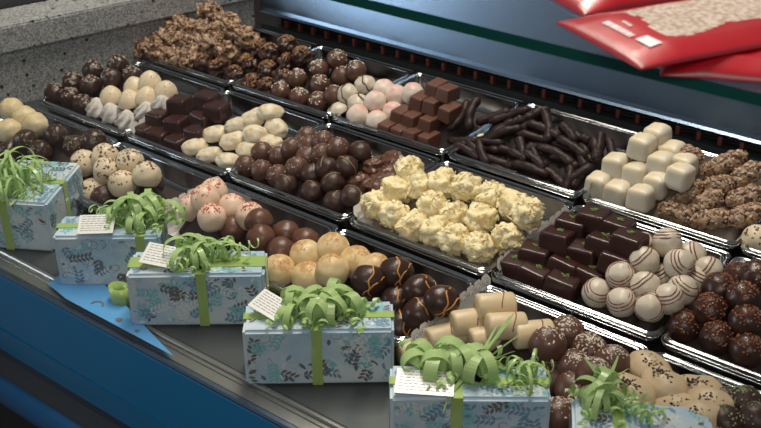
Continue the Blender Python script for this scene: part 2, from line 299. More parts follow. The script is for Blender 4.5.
setstruct('trim_2', finish('upper_coping', bm, mat('dark_upstand', (.03, .032, .036), .4), False))

# display case body: one big fixture with parts
case = empty('display_case', (-.7, .9, 0)); tag(case, 'long refrigerated chocolate display case with blue front, steel deck and glass', 'display case')
def cpart(name, bm, m, smooth=False):
    o = link(name, finish(name, bm, m, smooth)); o.parent = case; o.matrix_parent_inverse = Matrix.Translation((.7, -.9, 0)); return o
def H(h): return CZ-h
def wx(y): return -1.393+(y-.92)*math.tan(WA)
def slab(z0, z1):
    bm = bmesh.new(); P = [(wx(.60), .60), (.6, .60), (.6, 1.335), (wx(1.28), 1.335), (wx(1.28), 1.28)]
    a = [bm.verts.new((x, y, z0)) for x, y in P]; b = [bm.verts.new((x, y, z1)) for x, y in P]
    bm.faces.new(a); bm.faces.new(b)
    for i in range(5): bm.faces.new((a[i], a[(i+1) % 5], b[(i+1) % 5], b[i]))
    return bm
cpart('deck', slab(H(DECK)-.02, H(DECK)), M['deck'])
cpart('base_cabinet', slab(.08, H(DECK)-.0205), mat('dark_cabinet', (.02, .022, .025), .5))
# stepped front lip of the deck: the bright edges behind the glass foot
def extr(bm, prof, x0, x1, mi=0, closed=False):
    a = [bm.verts.new((x0, y, z)) for y, z in prof]; b = [bm.verts.new((x1, y, z)) for y, z in prof]
    n = len(prof)
    for i in range(n if closed else n-1):
        j = (i+1) % n; f = bm.faces.new((a[i], a[j], b[j], b[i])); f.material_index = mi
    if closed: bm.faces.new(a); bm.faces.new(b)
bm = bmesh.new()
extr(bm, [(.5995, H(DECK)-.010), (.5995, H(DECK)-.0002), (.5965, H(DECK)+.0012), (.5935, H(DECK)+.0012), (.5925, H(DECK)-.0002), (.5920, H(DECK)-.0022), (.5885, H(DECK)-.0022), (.5880, H(DECK)-.0010), (.5868, H(DECK)-.0010), (.5863, H(DECK)-.0024), (.5740, H(DECK)-.0026), (.5740, H(DECK)-.010)], -1.5, .6, closed=True)
cpart('front_lip', bm, mat('dull_lip_metal', (.30, .30, .29), .3, .8))
bm = bmesh.new(); extr(bm, [(.5735, H(.6705)), (.5650, H(.6705)), (.5650, H(.6690)), (.5675, H(.6675)), (.5678, H(.6690)), (.5735, H(.6690))], -1.5, .6, closed=True)
cpart('glass_channel', bm, M['steelb'])
# blue fascia below the glass
m_blue = mat('glossy_blue_panel', (0.010, 0.17, 0.37), 0.33, coat=.2)
gy = GLASSY
bm = bmesh.new()
prof = [(.5660, H(.6710)), (.5652, H(.6730)), (.5665, H(.757)), (.5690, H(.7575)), (.5690, H(.7600)), (.5665, H(.7605)), (.5725, H(.8030)), (.66, H(.803)), (.66, H(.6710))]
extr(bm, prof, -1.5, .6, closed=True); cpart('front_fascia', bm, m_blue)
bm = bmesh.new(); extr(bm, [(.66, H(.8035)), (.5725, H(.8035)), (.5660, H(.8045)), (.5500, H(.8120)), (.5480, H(.8160)), (.66, H(.8160))], -1.5, .6, closed=True); cpart('bumper_reflection', bm, mat('satin_grey_reflection', (.055, .06, .07), .4, .5))  # grey band on the bumper top is a reflection painted as a strip
bm = bmesh.new()
pr = [(.66, H(.8165))] + [(.562-.022*math.sin(a), H(.8165)-.028+.028*math.cos(a)) for a in [.5, .8, 1.1, 1.4, 1.7, 2.0, 2.3, 2.6, 3.0]] + [(.66, H(.870))]
extr(bm, pr, -1.5, .6, closed=True); cpart('bumper_rail', bm, mat('satin_blue_rail', (.012, .14, .36), .28, .1), True)
# back: air grille, panel
bm = bmesh.new(); box(bm, -1.24, .6, 1.326, 1.334, H(.664), H(.585)); cpart('grille_back', bm, mat('black_duct', (.008, .008, .009), .6))
m_rod = mat('grey_rod', (.05, .055, .06), .35, .8); m_post = mat('rust_red_post', (.14, .028, .018), .55)
for j in range(4):
    bm = bmesh.new(); box(bm, -1.24, .6, 1.3165, 1.3185, H(.6175-.0050*j), H(.6163-.0050*j)); cpart('grille_rod', bm, m_rod)
for i in range(46):
    x = -1.215 + i*.0302
    if x > -.05: break
    bm = bmesh.new(); box(bm, x, x+.0055, 1.3085, 1.3155, H(.617), H(.6035)); cpart('grille_post', bm, m_post)
bm = bmesh.new()
pb = [(1.300, H(.5955)), (1.3035, H(.5925)), (1.306, H(.587)), (1.34, H(.45)), (1.36, H(.45)), (1.334, H(.583)), (1.3255, H(.5955))]
extr(bm, pb, -1.27, .6, closed=True); cpart('back_panel', bm, M['steelb'])
bm = bmesh.new(); box(bm, -1.27, .6, 1.306, 1.3255, H(.664), H(.6190)); cpart('back_ledge', bm, M['deck'])

# glass: front pane and top plate of the case
m_glass = glass_mat('clear_glass', (.98, .988, .984)); m_edge = mat('green_glass_edge', (.002, .060, .048), .08, coat=1)
bm = bmesh.new(); box(bm, -1.47, .6, GLASSY, GLASSY+.005, H(.6688), H(TOPH)-.0005)
o = cpart('front_glass', bm, m_glass)
me = o.data
bm = bmesh.new(); box(bm, -1.60, .6, GLASSY-.001, 1.36, H(TOPH), H(TOPH)+.0075)
for f in bm.faces: f.material_index = 1 if f.normal.y < -.5 or abs(f.normal.x) > .5 else 0
bm.normal_update()
for f in bm.faces: f.material_index = 1 if abs(f.normal.z) < .5 else 0
o = link('top_glass', finish('top_glass', bm, [m_glass, m_edge], False)); o.parent = case; o.matrix_parent_inverse = Matrix.Translation((.7, -.9, 0))

# ------------------------------------------------------------------ trays
def rrect(x0, x1, y0, y1, r, n=5):
    pts = []
    for cx_, cy_, a0 in ((x1-r, y1-r, 0), (x0+r, y1-r, 90), (x0+r, y0+r, 180), (x1-r, y0+r, 270)):
        for i in range(n+1):
            a = math.radians(a0+90*i/n); pts.append((cx_+r*math.cos(a), cy_+r*math.sin(a)))
    return pts
def tray(row, x0, x1, label):
    fl, ya, yb = ROW[row]; rim = RIM[row]; y0 = ya-.002+(.008 if (row == 3 and x1 < -.3 and x1 > -.32) else 0); y1 = yb+.0115
    loops = [(0, .012, H(rim)-.0050), (0, .012, H(rim)-.0010), (.0004, .012, H(rim)-.0002), (.0010, .011, H(rim)), (.0017, .011, H(rim)-.0004), (.0022, .011, H(rim)-.0011), (.0088, .010, H(rim)-.0011), (.0094, .010, H(rim)-.0004), (.0100, .010, H(rim)), (.0107, .010, H(rim)-.0003), (.0112, .010, H(rim)-.0014), (.0122, .010, H(fl)+.003), (.0155, .008, H(fl)+.0005), (.03, .006, H(fl)+.0003)]
    bm = bmesh.new(); prev = None; xc = (x0+x1)/2; yc = (y0+y1)/2
    for ins, r, z in loops:
        ring = [bm.verts.new((a-xc, b-yc, z-H(fl))) for a, b in rrect(x0+.0008+ins*.6, x1-.0008-ins*.6, y0+ins, y1-ins, r)]
        if prev:
            for k in range(len(ring)): bm.faces.new((prev[k], prev[(k+1) % len(ring)], ring[(k+1) % len(ring)], ring[k]))
        prev = ring
    bm.faces.new(prev)
    o = link('steel_tray', finish('steel_tray', bm, M['steel'], False), loc=(xc, yc, H(fl)))
    for p in o.data.polygons: p.use_smooth = p.index < len(o.data.polygons)-1
    tag(o, label, 'tray', 'steel trays of confectionery'); return o
places = ['back row', 'middle row', 'front row']
contents = {
 (1, 4): 'nut clusters at the granite wall', (1, 3): 'dark nut clusters and crumb-topped milk truffles', (1, 2): 'pink-white truffles and milk chocolate blocks',
 (1, 1): 'dark chocolate sticks', (1, 0): 'white cubes and nut-coated rolls', (1, -1): 'cream truffles at the right picture edge',
 (2, 4): 'dark curl-topped truffles, cream domes and meringues', (2, 3): 'dark blocks and white ovals', (2, 2): 'brown speckled and dark domed truffles',
 (2, 1): 'pale yellow coconut clusters', (2, 0): 'mint squares and striped white truffles', (2, -1): 'dark truffles topped with copper nibs',
 (3, 3): 'speckled egg-like white truffles', (3, 4): 'cream balls and dark crumbed truffles', (3, 2): 'red-crumbed cream truffles and milk domes',
 (3, 1): 'orange-crowned cream balls and dark orange-striped pralines', (3, 0): 'cream rolls and sugar-dusted dark domes', (3, -1): 'pale pieces with dark nibs and green-crumbed truffles'}
TR = {}
for (row, k), txt in contents.items():
    x1 = bx(k); x0 = bx(k+1)
    if row == 1 and k == 4: x0 = -1.292
    if row == 3 and k == 5: x0 = -1.425
    TR[(row, k)] = tray(row, x0, x1, 'polished steel %s tray of %s' % ({1: 'back-row', 2: 'middle-row', 3: 'front-row'}[row], txt))
# ------------------------------------------------------------------ confectionery: a few meshes of each kind, shared by all its pieces
V = 3
def dome_prof(r, h, n=10): return [(r*.86, -h*.45), (r*.97, -h*.38), (r, -h*.2)] + [(r*math.cos(a)**.8 if a < 1.56 else 0.0002, -h*.1+h*.62*math.sin(a)) for a in [i*1.57/n for i in range(n+1)]]
def K(kind, r, v):
    """-> [(part name, mesh), ...], first one the thing's own mesh"""
    sd = v+1; rnd = random.Random(kind+str(v))
    def fleck(n, th, s, m, **k): return crumbs('topping', r, m, n, th, s, sd, **k)
    if kind == 'light_nut':
        me = ball_me('nut_cluster', r, M['nutl'], rnd.uniform(1.0, 1.25), .95, .85, .30, 70, sd, None)
        bm = bmesh.new(); rr = random.Random(sd)
        for f in rr.sample(list(me.polygons), 110): chip(bm, f.center, f.normal, .0030, rr, .8)
        return [('nut_cluster', me), ('nut_piece', finish('nut_piece', bm, M['nutc'], False))]
    if kind == 'dark_nut':
        me = ball_me('dark_nut_cluster', r, M['nutd'], 1.1, .95, .9, .20, 70, sd, None)
        return [('c', me), ('topping', crumbs('topping', r*.98, M['nutb'], 46, 1.0, .0027, sd, .8))]
    if kind == 'nut_roll': pass
    if kind == 'dot_milk':
        bm = bmesh.new(); q = ball_me('milk_truffle', r, M['milk'], amp=.03, seed=sd)
        return [('b', q), ('topping', crumbs('topping', r, M['wchip'], 34, 1.0, .0016, sd, .7, power=.8))]
    if kind == 'dark_line_white':
        bm = bmesh.new(); ring_on(bm, r, (.6, .3, .2*v), .15, 0, 4.0, .0009, sd, .15)
        return [('b', ball_me('white_truffle', r, M['stripewhite'], sz=.9, amp=.05, seed=sd)), ('icing_stripe', finish('icing_stripe', bm, M['dstripe']))]
    if kind == 'pink': return [('b', ball_me('pink_truffle', r, M['pinktop'], sz=1.02, amp=.03, seed=sd))]
    if kind == 'milk_block': return [('b', rbox_me('milk_chocolate_block', .0225, .033, .0200, M['milk2'], .0022, .86))]
    if kind == 'white_cube': return [('b', rbox_me('white_chocolate_cube', .0310, .0310, .0285, M['cube'], .0075, .90, .0006, sd, .0032))]
    if kind == 'curl_dark':
        return [('b', ball_me('dark_truffle', r, M['dark'], amp=.04, seed=sd)), ('topping', fleck(34, 1.1, .0026, M['curl'], flat=.22, long=1.3, power=.8))]
    if kind == 'cream_point':
        p = [(r*1.05, -r*.75), (r*1.1, -r*.5), (r*1.0, -r*.05), (r*.82, r*.3), (r*.5, r*.6), (r*.25, r*.74), (.0004, r*.82)]
        return [('b', lathe_me('cream_dome', p, M['cream'])), ('topping', crumbs('topping', r*.93, M['green'], 16, 1.2, .0009, sd, .5, sx=1.05, sy=1.05, sz=.8))]
    if kind == 'meringue':
        p = [(r*.85, -r*.7), (r*1.05, -r*.45), (r*1.05, -r*.1), (r*.85, r*.2), (r*.85, r*.35), (r*.55, r*.62), (r*.45, r*.8), (r*.2, r*1.0), (.0003, r*1.08)]
        return [('b', lathe_me('meringue', p, M['mering'], 36, 6, 55, .13))]
    if kind == 'dark_block': return [('b', rbox_me('dark_chocolate_block', .033, .030, .0235, M['dsquare'], .0045, .9, .0008, sd))]
    if kind == 'oval': return [('b', ball_me('white_oval_praline', r, M['tint'], 1.42, 1.08, .82, .07, 60, sd, -.8))]
    if kind == 'speck_milk':
        return [('b', ball_me('speckled_truffle', r, M['milk'], amp=.03, seed=sd)), ('topping', fleck(46, 1.5, .0008, M['wchip'], flat=.6))]
    if kind == 'lined_dark':
        bm = bmesh.new(); ring_on(bm, r, (1, .3*v-.3, .1), .1, -.2, 3.4, .0006, sd, .05)
        return [('b', ball_me('dark_dome', r, M['darkm'], sz=.95, amp=.04, seed=sd, flat=-.55)), ('icing_stripe', finish('icing_stripe', bm, M['tstripe']))]
    if kind == 'rough_milk': return [('b', ball_me('rough_truffle', r, M['milk2'], 1.2, 1, .85, .16, 80, sd, -.6)), ('topping', fleck(12, 1.2, .0010, M['nutc']))]
    if kind == 'coconut':
        me = ball_me('coconut_cluster', r, M['coco'], rnd.uniform(1., 1.2), rnd.uniform(.92, 1.05), .90, .17, 80, sd, None)
        rr = random.Random(sd); bm = bmesh.new(); pol = list(me.polygons)
        for f in rr.sample(pol, 120):
            n = (f.normal + Vector((rr.uniform(-.8, .8), rr.uniform(-.8, .8), rr.uniform(-.8, .8)))).normalized()
            t = n.orthogonal().normalized(); t = (Matrix.Rotation(rr.uniform(0, 6.28), 3, n) @ t); L = rr.uniform(.003, .0065); wd_ = rr.uniform(.0010, .0022)
            c = f.center + f.normal*rr.uniform(-.0002, .0012); s_ = n.cross(t)*wd_; prev = None
            for i in range(4):
                u = i/3-.5; p = c + t*L*u*1.6 - n*(abs(u)**2)*L*1.2; k = 1-abs(u)*.7
                cur = [bm.verts.new(p-s_*k+n*.0002), bm.verts.new(p+s_*k+n*.0002), bm.verts.new(p+s_*k-n*.0003), bm.verts.new(p-s_*k-n*.0003)]
                if prev:
                    for q in range(4): bm.faces.new((prev[q], prev[(q+1) % 4], cur[(q+1) % 4], cur[q]))
                else: bm.faces.new(cur)
                prev = cur
            bm.faces.new(prev)
        return [('b', me), ('coconut_flake', finish('coconut_flake', bm, M['coco'], False))]
    if kind == 'mint':
        bm = bmesh.new(); rr = random.Random(sd)
        for i in range(16): chip(bm, Vector((rr.gauss(0, .0022), rr.gauss(.001, .0018), .0120+rr.uniform(0, .0008))), (0, 0, 1), .0013, rr, .8)
        return [('b', rbox_me('mint_square', .0375, .031, .0230, M['dsquare'], .0040, .9, .0006, sd)), ('mint_crumb', finish('mint_crumb', bm, M['green'], False))]
    if kind == 'striped':
        bm = bmesh.new(); ax = [(.5, -.2, .8), (.2, -.75, .5), (-.5, .1, .8)][v]
        for o_ in (.35, .56, .74)[:3 if v != 1 else 2]: ring_on(bm, r, ax, o_, 0, 6.2, .00075, sd+o_, .03)
        return [('b', ball_me('striped_truffle', r, M['stripewhite'], sz=1.0, amp=.03, seed=sd)), ('icing_stripe', finish('icing_stripe', bm, M['bstripe']))]
    if kind == 'nib_dark': return [('b', ball_me('nib_truffle', r, M['dark'], amp=.03, seed=sd)), ('topping', fleck(98, 1.15, .0015, M['rnib'], flat=.8, power=.7))]
    if kind == 'tan_cream': return [('b', ball_me('cream_ball', r, M['tancream'], amp=.04, seed=sd))]
    if kind == 'green_dark': return [('b', ball_me('crumbed_truffle', r, M['dark'], amp=.04, seed=sd)), ('topping', fleck(60, 1.3, .0010, M['pgreen'], flat=.5, power=.7))]
    if kind == 'egg': return [('b', ball_me('speckled_egg_truffle', r, M['cream'], amp=.03, seed=sd)), ('topping', fleck(60, 1.3, .0020, M['bnib'], flat=.18, power=.7))]
    if kind == 'dark_egg': return [('b', ball_me('flecked_dark_truffle', r, M['darkm'], amp=.04, seed=sd)), ('topping', fleck(60, 1.2, .0010, M['nutc'], flat=.4))]
    if kind == 'red_cream': return [('b', ball_me('red_crumb_truffle', r, M['pinkw'], amp=.03, seed=sd)), ('topping', fleck(44, .95, .0016, M['red'], flat=.4, power=.8))]
    if kind == 'lined_milk':
        bm = bmesh.new(); ring_on(bm, r, (.3, 1, .2), .2, -.3, 3.3, .0005, sd, .05); ring_on(bm, r, (.3, 1, .2), .35, -.3, 3.3, .0005, sd+2, .05)
        return [('b', ball_me('milk_dome', r, M['milk2'], sz=.95, amp=.03, seed=sd, flat=-.6)), ('icing_stripe', finish('icing_stripe', bm, M['milk']))]
    if kind == 'orange_cream': return [('b', ball_me('orange_crumb_truffle', r, M['orangetop'], sz=.98, amp=.025, seed=sd)), ('topping', fleck(60, .75, .0007, M['orange'], flat=.5, power=.7))]
    if kind == 'orange_dark':
        bm = bmesh.new(); ring_on(bm, r, (1, -.2, .1), .15, .0, 3.6, .0008, sd, .12); ring_on(bm, r, (.8, -.5, -.5), .35, .3, 3.2, .0008, sd+3, .1)
        for vv in bm.verts: vv.co.x *= 1.15; vv.co.z *= .95
        return [('b', ball_me('orange_striped_praline', r, M['dark'], sx=1.15, sz=.95, amp=.03, seed=sd)), ('icing_stripe', finish('icing_stripe', bm, M['ostripe']))]
    if kind == 'roll':
        bm = bmesh.new(); n = 9; rings = []
        prof = [(.0002, -.0200), (r*.8, -.0200), (r*.95, -.0190), (r, -.0168), (r*1.01, 0), (r, .0168), (r*.95, .0190), (r*.8, .0200), (.0002, .0200)]
        for rr_, x in prof: rings.append([bm.verts.new((x, rr_*math.cos(k*math.pi/14), rr_*math.sin(k*math.pi/14)+.0002*math.sin(k*3+v))) for k in range(28)])
        for i in range(len(rings)-1):
            for k in range(28): bm.faces.new((rings[i][k], rings[i][(k+1) % 28], rings[i+1][(k+1) % 28], rings[i+1][k]))
        b2 = bmesh.new(); tube(b2, [Vector((.006+.003*math.sin(a*2), r*1.0*math.cos(a), r*1.0*math.sin(a))) for a in [.6+i*.18 for i in range(11)]], .0006, 5)
        return [('b', finish('cream_roll', bm, M['rollc'])), ('notch', finish('notch', b2, M['bstripe']))]
    if kind == 'dusted': return [('b', ball_me('dusted_dome', r, M['milk'], 1.1, 1.05, 1.02, .03, 60, sd, -.6)), ('sugar_strand', crumbs('sugar_strand', r, M['dust'], 99, .85, .0011, sd, .3, 1.7, sx=1.1, sy=1.05, sz=1.02, power=1.0))]
    if kind == 'nib_cream':
        bm = bmesh.new(); rr = random.Random(sd)
        for i in range(44):
            x, y = rr.gauss(0, .0055), rr.gauss(0, .0032); chip(bm, Vector((x, y, r*.80*math.sqrt(max(.1, 1-(x/(r*1.25))**2-(y/r)**2)))), (0, 0, 1), .0014, rr, .6, 1.4)
        return [('b', ball_me('caramel_cushion', r, M['nibc'], 1.25, 1.0, .80, .05, 60, sd, -.7)), ('dark_nib', finish('dark_nib', bm, M['dnib'], False))]
    if kind == 'green_speck': return [('b', ball_me('green_crumb_truffle', r, M['darkm'], amp=.04, seed=sd)), ('topping', fleck(99, 1.5, .0013, M['pgreen'], flat=.5))]
YAW = {'milk_block': (-3, 3), 'white_cube': (-3, 6), 'dark_block': (5, 12), 'mint': (3, 6), 'roll': (52, 6), 'oval': (25, 35), 'nib_cream': (0, 30), 'orange_dark': (60, 25), 'dark_line_white': (0, 40), 'light_nut': (0, 180)}
ORD = ['first', 'second', 'third', 'fourth', 'fifth', 'sixth', 'seventh', 'eighth', 'ninth', 'tenth', 'eleventh', 'twelfth', 'thirteenth', 'fourteenth', 'fifteenth']
LAY = ['lowest', 'second', 'third', 'top']
ROWFRONT = {1: 1.072, 2: .862, 3: .712}
pieces = []      # every placed piece: kind, centre, radius, row
def solve(px, r, sl, row):
    fl = ROW[row][0]; y0 = ROWFRONT[row]; d = ray(*px); t = math.tan(math.radians(sl))
    s = (-fl+r-t*(y0+r))/(d.z-t*d.y); p = d*s
    if s < 0 or p.z < -fl+r: p = d*((-fl+r)/d.z)
    return p
GROW = {'coconut': 1.04, 'milk_block': 1.06, 'mint': 1.14, 'white_cube': 1.17, 'nib_cream': 1.14, 'roll': 1.10, 'meringue': 1.15}
for kind, r, sl, row, desc, rows in ITEMS:
    r *= GROW.get(kind, 1.10)
    for li, lr in enumerate(rows):
        xs = sorted(lr)
        for px in lr:
            p = solve(px, r, sl, row)
            pieces.append(dict(kind=kind, p=p, r=r, row=row, desc=desc, lay=li, ordn=xs.index(px), nl=len(rows), nx=len(xs), d=p.normalized(), p0=p.copy()))
# sticks and nut rolls are long: laid by their two ends
STICKS = [((478,103),(471,129)),((507,110),(480,120)),((525,111),(493,121)),((512,125),(493,140)),((500,141),(453,139)),((519,130),(491,140)),((480,144),(488,165)),((472,152),(507,163)),((519,140),(523,160)),((465,104),(450,128)),((547,109),(524,128)),((543,114),(546,140)),((522,136),(588,161)),((555,131),(585,151)),((520,121),(539,112)),((562,128),(574,142)),((576,134),(588,138)),((601,135),(597,160)),((592,143),(594,160)),((543,168),(562,184)),((565,187),(590,168)),((525,156),(541,170)),((534,147),(546,163)),((553,158),(574,168)),((569,170),(564,190)),((609,140),(612,152)),((500,150),(520,158)),((456,148),(476,160)),((580,152),(586,166)),((508,168),(530,172)),((462,146),(494,152)),((486,156),(470,140)),((515,166),(545,176)),((540,150),(570,166)),((536,182),(560,190)),((500,128),(520,118)),((530,126),(556,138)),((494,164),(516,172)),((584,172),(574,186)),((560,142),(584,158))]
ROLLS = [((663,207),(690,217)),((694,221),(729,217)),((731,221),(759,210)),((694,211),(720,193)),((663,190),(682,184)),((675,201),(700,186)),((731,201),(759,192)),((706,171),(742,156)),((734,182),(759,168)),((706,187),(731,184)),((682,153),(698,159))]
# nudge touching pieces apart along the line of sight so that none cuts deep into another
for it in range(40):
    for i in range(len(pieces)):
        a = pieces[i]
        for j in range(i+1, len(pieces)):
            b = pieces[j]
            if a['row'] != b['row']: continue
            dv = b['p']-a['p']; L = dv.length; need = (a['r']+b['r'])*.90
            if L < need:
                u = (a['d']+b['d']).normalized(); s = 1 if dv.dot(u) >= 0 else -1
                k = (need-L)*.25; a['p'] -= a['d']*k*s; b['p'] += b['d']*k*s
    for a in pieces:
        q = a['p']-a['p0']; m = q.dot(a['d']); m = max(-.014, min(.014, m)); a['p'] = a['p0']+a['d']*m
        fz = -ROW[a['row']][0]+a['r']*.9
        if a['p'].z < fz: a['p'] = a['d']*(fz/a['d'].z)
VAR = {}
def place_piece(kind, r, p, yaw, tilt, label, cat, group, name, v):
    if (kind, v) not in VAR: VAR[(kind, v)] = K(kind, r, v)
    parts = VAR[(kind, v)]
    e = Euler((tilt[0], tilt[1], yaw)) if kind != 'roll' else Euler((random.random()*.6, tilt[1], yaw))
    o = link(name, parts[0][1], loc=(p.x, p.y, p.z+CZ), rot=e)
    for pn, me in parts[1:]: link(pn, me, o)
    tag(o, label, cat, group); return o
random.seed(5)
for i, a in enumerate(pieces):
    k = a['kind']; y0, dy = YAW.get(k, (0, 180)); name, ds, cat, grp = a['desc']
    lay = LAY[3] if a['lay'] == a['nl']-1 and a['nl'] > 1 else LAY[a['lay']]
    lab = '%s, %s layer, %s from left' % (ds, lay, ORD[a['ordn']]) if a['nx'] > 1 else '%s, %s layer, only one there' % (ds, lay)
    if a['nl'] == 1: lab = '%s, %s from left' % (ds, ORD[a['ordn']])
    tl = .10 if k in ('milk_block', 'white_cube', 'mint', 'dark_block', 'roll') else .35
    if k in ('meringue', 'cream_point', 'striped'): tl = .2
    place_piece(k, a['r'], a['p'], math.radians(y0+random.uniform(-dy, dy)), (random.uniform(-tl, tl)+(.15 if tl > .3 else 0), random.uniform(-tl, tl)), lab, cat, grp, name, i % V)

def long_me(name, L, r, seed, m, kind):
    bm = bmesh.new(); n = 13; pts = []; rnd = random.Random(seed); bend = rnd.uniform(-.14, .14); b2 = rnd.uniform(-.06, .10)
    for i in range(n):
        t = i/(n-1)-.5; pts.append(Vector((t*L, bend*L*(1-4*t*t)*(1 if kind == 'stick' else .2), b2*L*(1-4*t*t)*(1 if kind == 'stick' else 0))))
    if kind == 'stick': tap = [.35]+[1+.25*noise.noise(Vector((i*.6, seed*3.7, 0))) for i in range(n-2)]+[.4]
    else: tap = [.25, .65, .88]+[1+.1*noise.noise(Vector((i*.8, seed, 0))) for i in range(n-6)]+[.88, .65, .25]
    tube(bm, pts, r, 12, taper=tap)
    if kind == 'roll':
        for f in bm.faces: pass
        bmesh.ops.subdivide_edges(bm, edges=bm.edges[:], cuts=2, use_grid_fill=True)
        for v in bm.verts:
            q = Vector((0, v.co.y, v.co.z)); v.co += (q.normalized() if q.length else Vector())*(noise.noise(v.co*260+Vector((seed, 0, 0)))*.0016+noise.noise(v.co*90+Vector((seed, 3, 0)))*.0012)
    else:
        for v in bm.verts: v.co += Vector((0, noise.noise(v.co*170+Vector((seed, 0, 0))), noise.noise(v.co*170+Vector((0, seed, 0)))))*.0017
    return finish(name, bm, m)
longs = []
def lay_long(ends, r, sl, row, seed, m, kind, name, lift):
    a = solve(ends[0], r, sl, row); b = solve(ends[1], r, sl, row); a.z += lift; b.z += lift
    k = -lift/a.z if lift else 0
    c = (a+b)/2; v = b-a; L = v.length*(1.15 if kind == 'stick' else 1.08) + r*.8
    me = long_me(name, L, r, seed, m, kind)
    o = link(name, me, loc=(c.x, c.y, c.z+CZ)); o.rotation_euler = v.to_track_quat('X', 'Z').to_euler()
    if kind == 'roll':
        rr = random.Random(seed); bm = bmesh.new()
        for f in rr.sample(list(me.polygons), 150): chip(bm, f.center, f.normal, .0027, rr, .5)
        link('nut_piece', finish('nut_piece', bm, M['nutc'], False), o)
    longs.append((c, L, r, row, v)); return o
def where(e, xs):
    return 0
def lean(e):
    (x0, y0), (x1, y1) = sorted(e); s = (y1-y0)/max(1, x1-x0)
    return 'steep' if abs(s) > 1.2 else ('rising' if s < -.15 else ('falling' if s > .25 else 'level'))
so = sorted(range(len(STICKS)), key=lambda i: (STICKS[i][0][0]+STICKS[i][1][0]))
cnt = {}
for rank, i in enumerate(so):
    e = STICKS[i]; ln = math.hypot(e[0][0]-e[1][0], e[0][1]-e[1][1]); sz = 'short' if ln < 24 else ('long' if ln > 36 else 'medium'); lw = lean(e)
    key = (sz, lw); cnt[key] = cnt.get(key, 0)+1
    o = lay_long(e, .0063, 38, 1, i*1.7+1, M['stick'], 'stick', 'chocolate_stick', (.002 if i % 3 == 0 else (-.003 if i % 3 == 1 else 0)))
    hl = 'front' if (e[0][1]+e[1][1])/2 - ((e[0][0]+e[1][0])/2)*.3 > 0-(-2) else 'rear'
    tag(o, 'dark chocolate covered stick, %s and %s, %s such from the left' % (sz, {'steep': 'steeply leaning', 'rising': 'rising to the right', 'falling': 'falling to the right', 'level': 'nearly level'}[lw], ORD[cnt[key]-1]), 'chocolate stick', 'dark chocolate sticks in the back row')
cnt = {}
rl = ['front left', 'front middle', 'front right', 'second row middle', 'second row, left, small', 'second row, left of middle', 'second row right', 'top, leaning right', 'third row right', 'third row middle', 'far back, small']
for i, e in enumerate(ROLLS):
    o = lay_long(e, .0116, 40, 1, i*2.3+1, M['nutl'], 'roll', 'nut_coated_roll', 0)
    tag(o, 'nut-coated chocolate roll beside white cubes, %s' % rl[i], 'chocolate roll', 'nut-coated rolls')
# almond sliver on the sticks
q = solve((482, 137), .006, 38, 1); bm = bmesh.new(); bmesh.ops.create_icosphere(bm, subdivisions=3, radius=.005)
for v_ in bm.verts: v_.co.y *= .45; v_.co.z *= .25
o = link('almond_sliver', finish('almond_sliver', bm, M['almond']), loc=(q.x, q.y-.004, q.z+CZ+.004), rot=(.3, -.2, .9)); tag(o, 'small cream almond sliver lying on the dark chocolate sticks', 'almond')

# ------------------------------------------------------------------ liners: the folded dark insert each heap stands on
def insert(row, k, m):
    o = TR[(row, k)]; fl, ya, yb = ROW[row]; x0, x1 = bx(k+1)+.012, bx(k)-.012
    if (row, k) == (1, 4): x0 = -1.278
    if (row, k) == (3, 5): x0 = -1.412
    y0, y1 = ya+.012, yb-.012
    sup = [(a['p'], a['r'], a['r']*.78) for a in pieces if a['row'] == row and x0-.02 < a['p'].x < x1+.02]
    for c, L, r, rw, v in longs:
        if rw == row and x0-.03 < c.x < x1+.03:
            for t in (-.35, 0, .35): sup.append((c+v*t, r, r*.8))
    if not sup: return
    nx, ny = 40, 36; bm = bmesh.new(); grid = []; mn = -fl+.0012
    for j in range(ny+1):
        rowv = []
        for i in range(nx+1):
            x = x0+(x1-x0)*i/nx; y = y0+(y1-y0)*j/ny; z = mn
            for p, r, dz in sup:
                dd = math.hypot(p.x-x, p.y-y); z = max(z, p.z-dz-max(0, dd-r*.35)*1.5)
            ed = min(x-x0, x1-x, y-y0, y1-y); z = min(z, mn+.004+ed*4)
            rowv.append(bm.verts.new((x-o.location.x, y-o.location.y, z+CZ-o.location.z)))
        grid.append(rowv)
    for j in range(ny):
        for i in range(nx): bm.faces.new((grid[j][i], grid[j][i+1], grid[j+1][i+1], grid[j+1][i]))
    rim_ = [grid[0][i] for i in range(nx+1)]+[grid[j][nx] for j in range(1, ny+1)]+[grid[ny][i] for i in range(nx-1, -1, -1)]+[grid[j][0] for j in range(ny-1, 0, -1)]
    low = [bm.verts.new((v_.co.x, v_.co.y, H(fl)+.0006-o.location.z)) for v_ in rim_]
    for i in range(len(rim_)): bm.faces.new((rim_[i], rim_[(i+1) % len(rim_)], low[(i+1) % len(low)], low[i]))
    bm.faces.new(low)
    link('raised_liner', finish('raised_liner', bm, M[m]), o)
for (row, k) in TR: insert(row, k, 'insertw' if (row, k) in ((2, 1), (1, 0)) else 'insert')
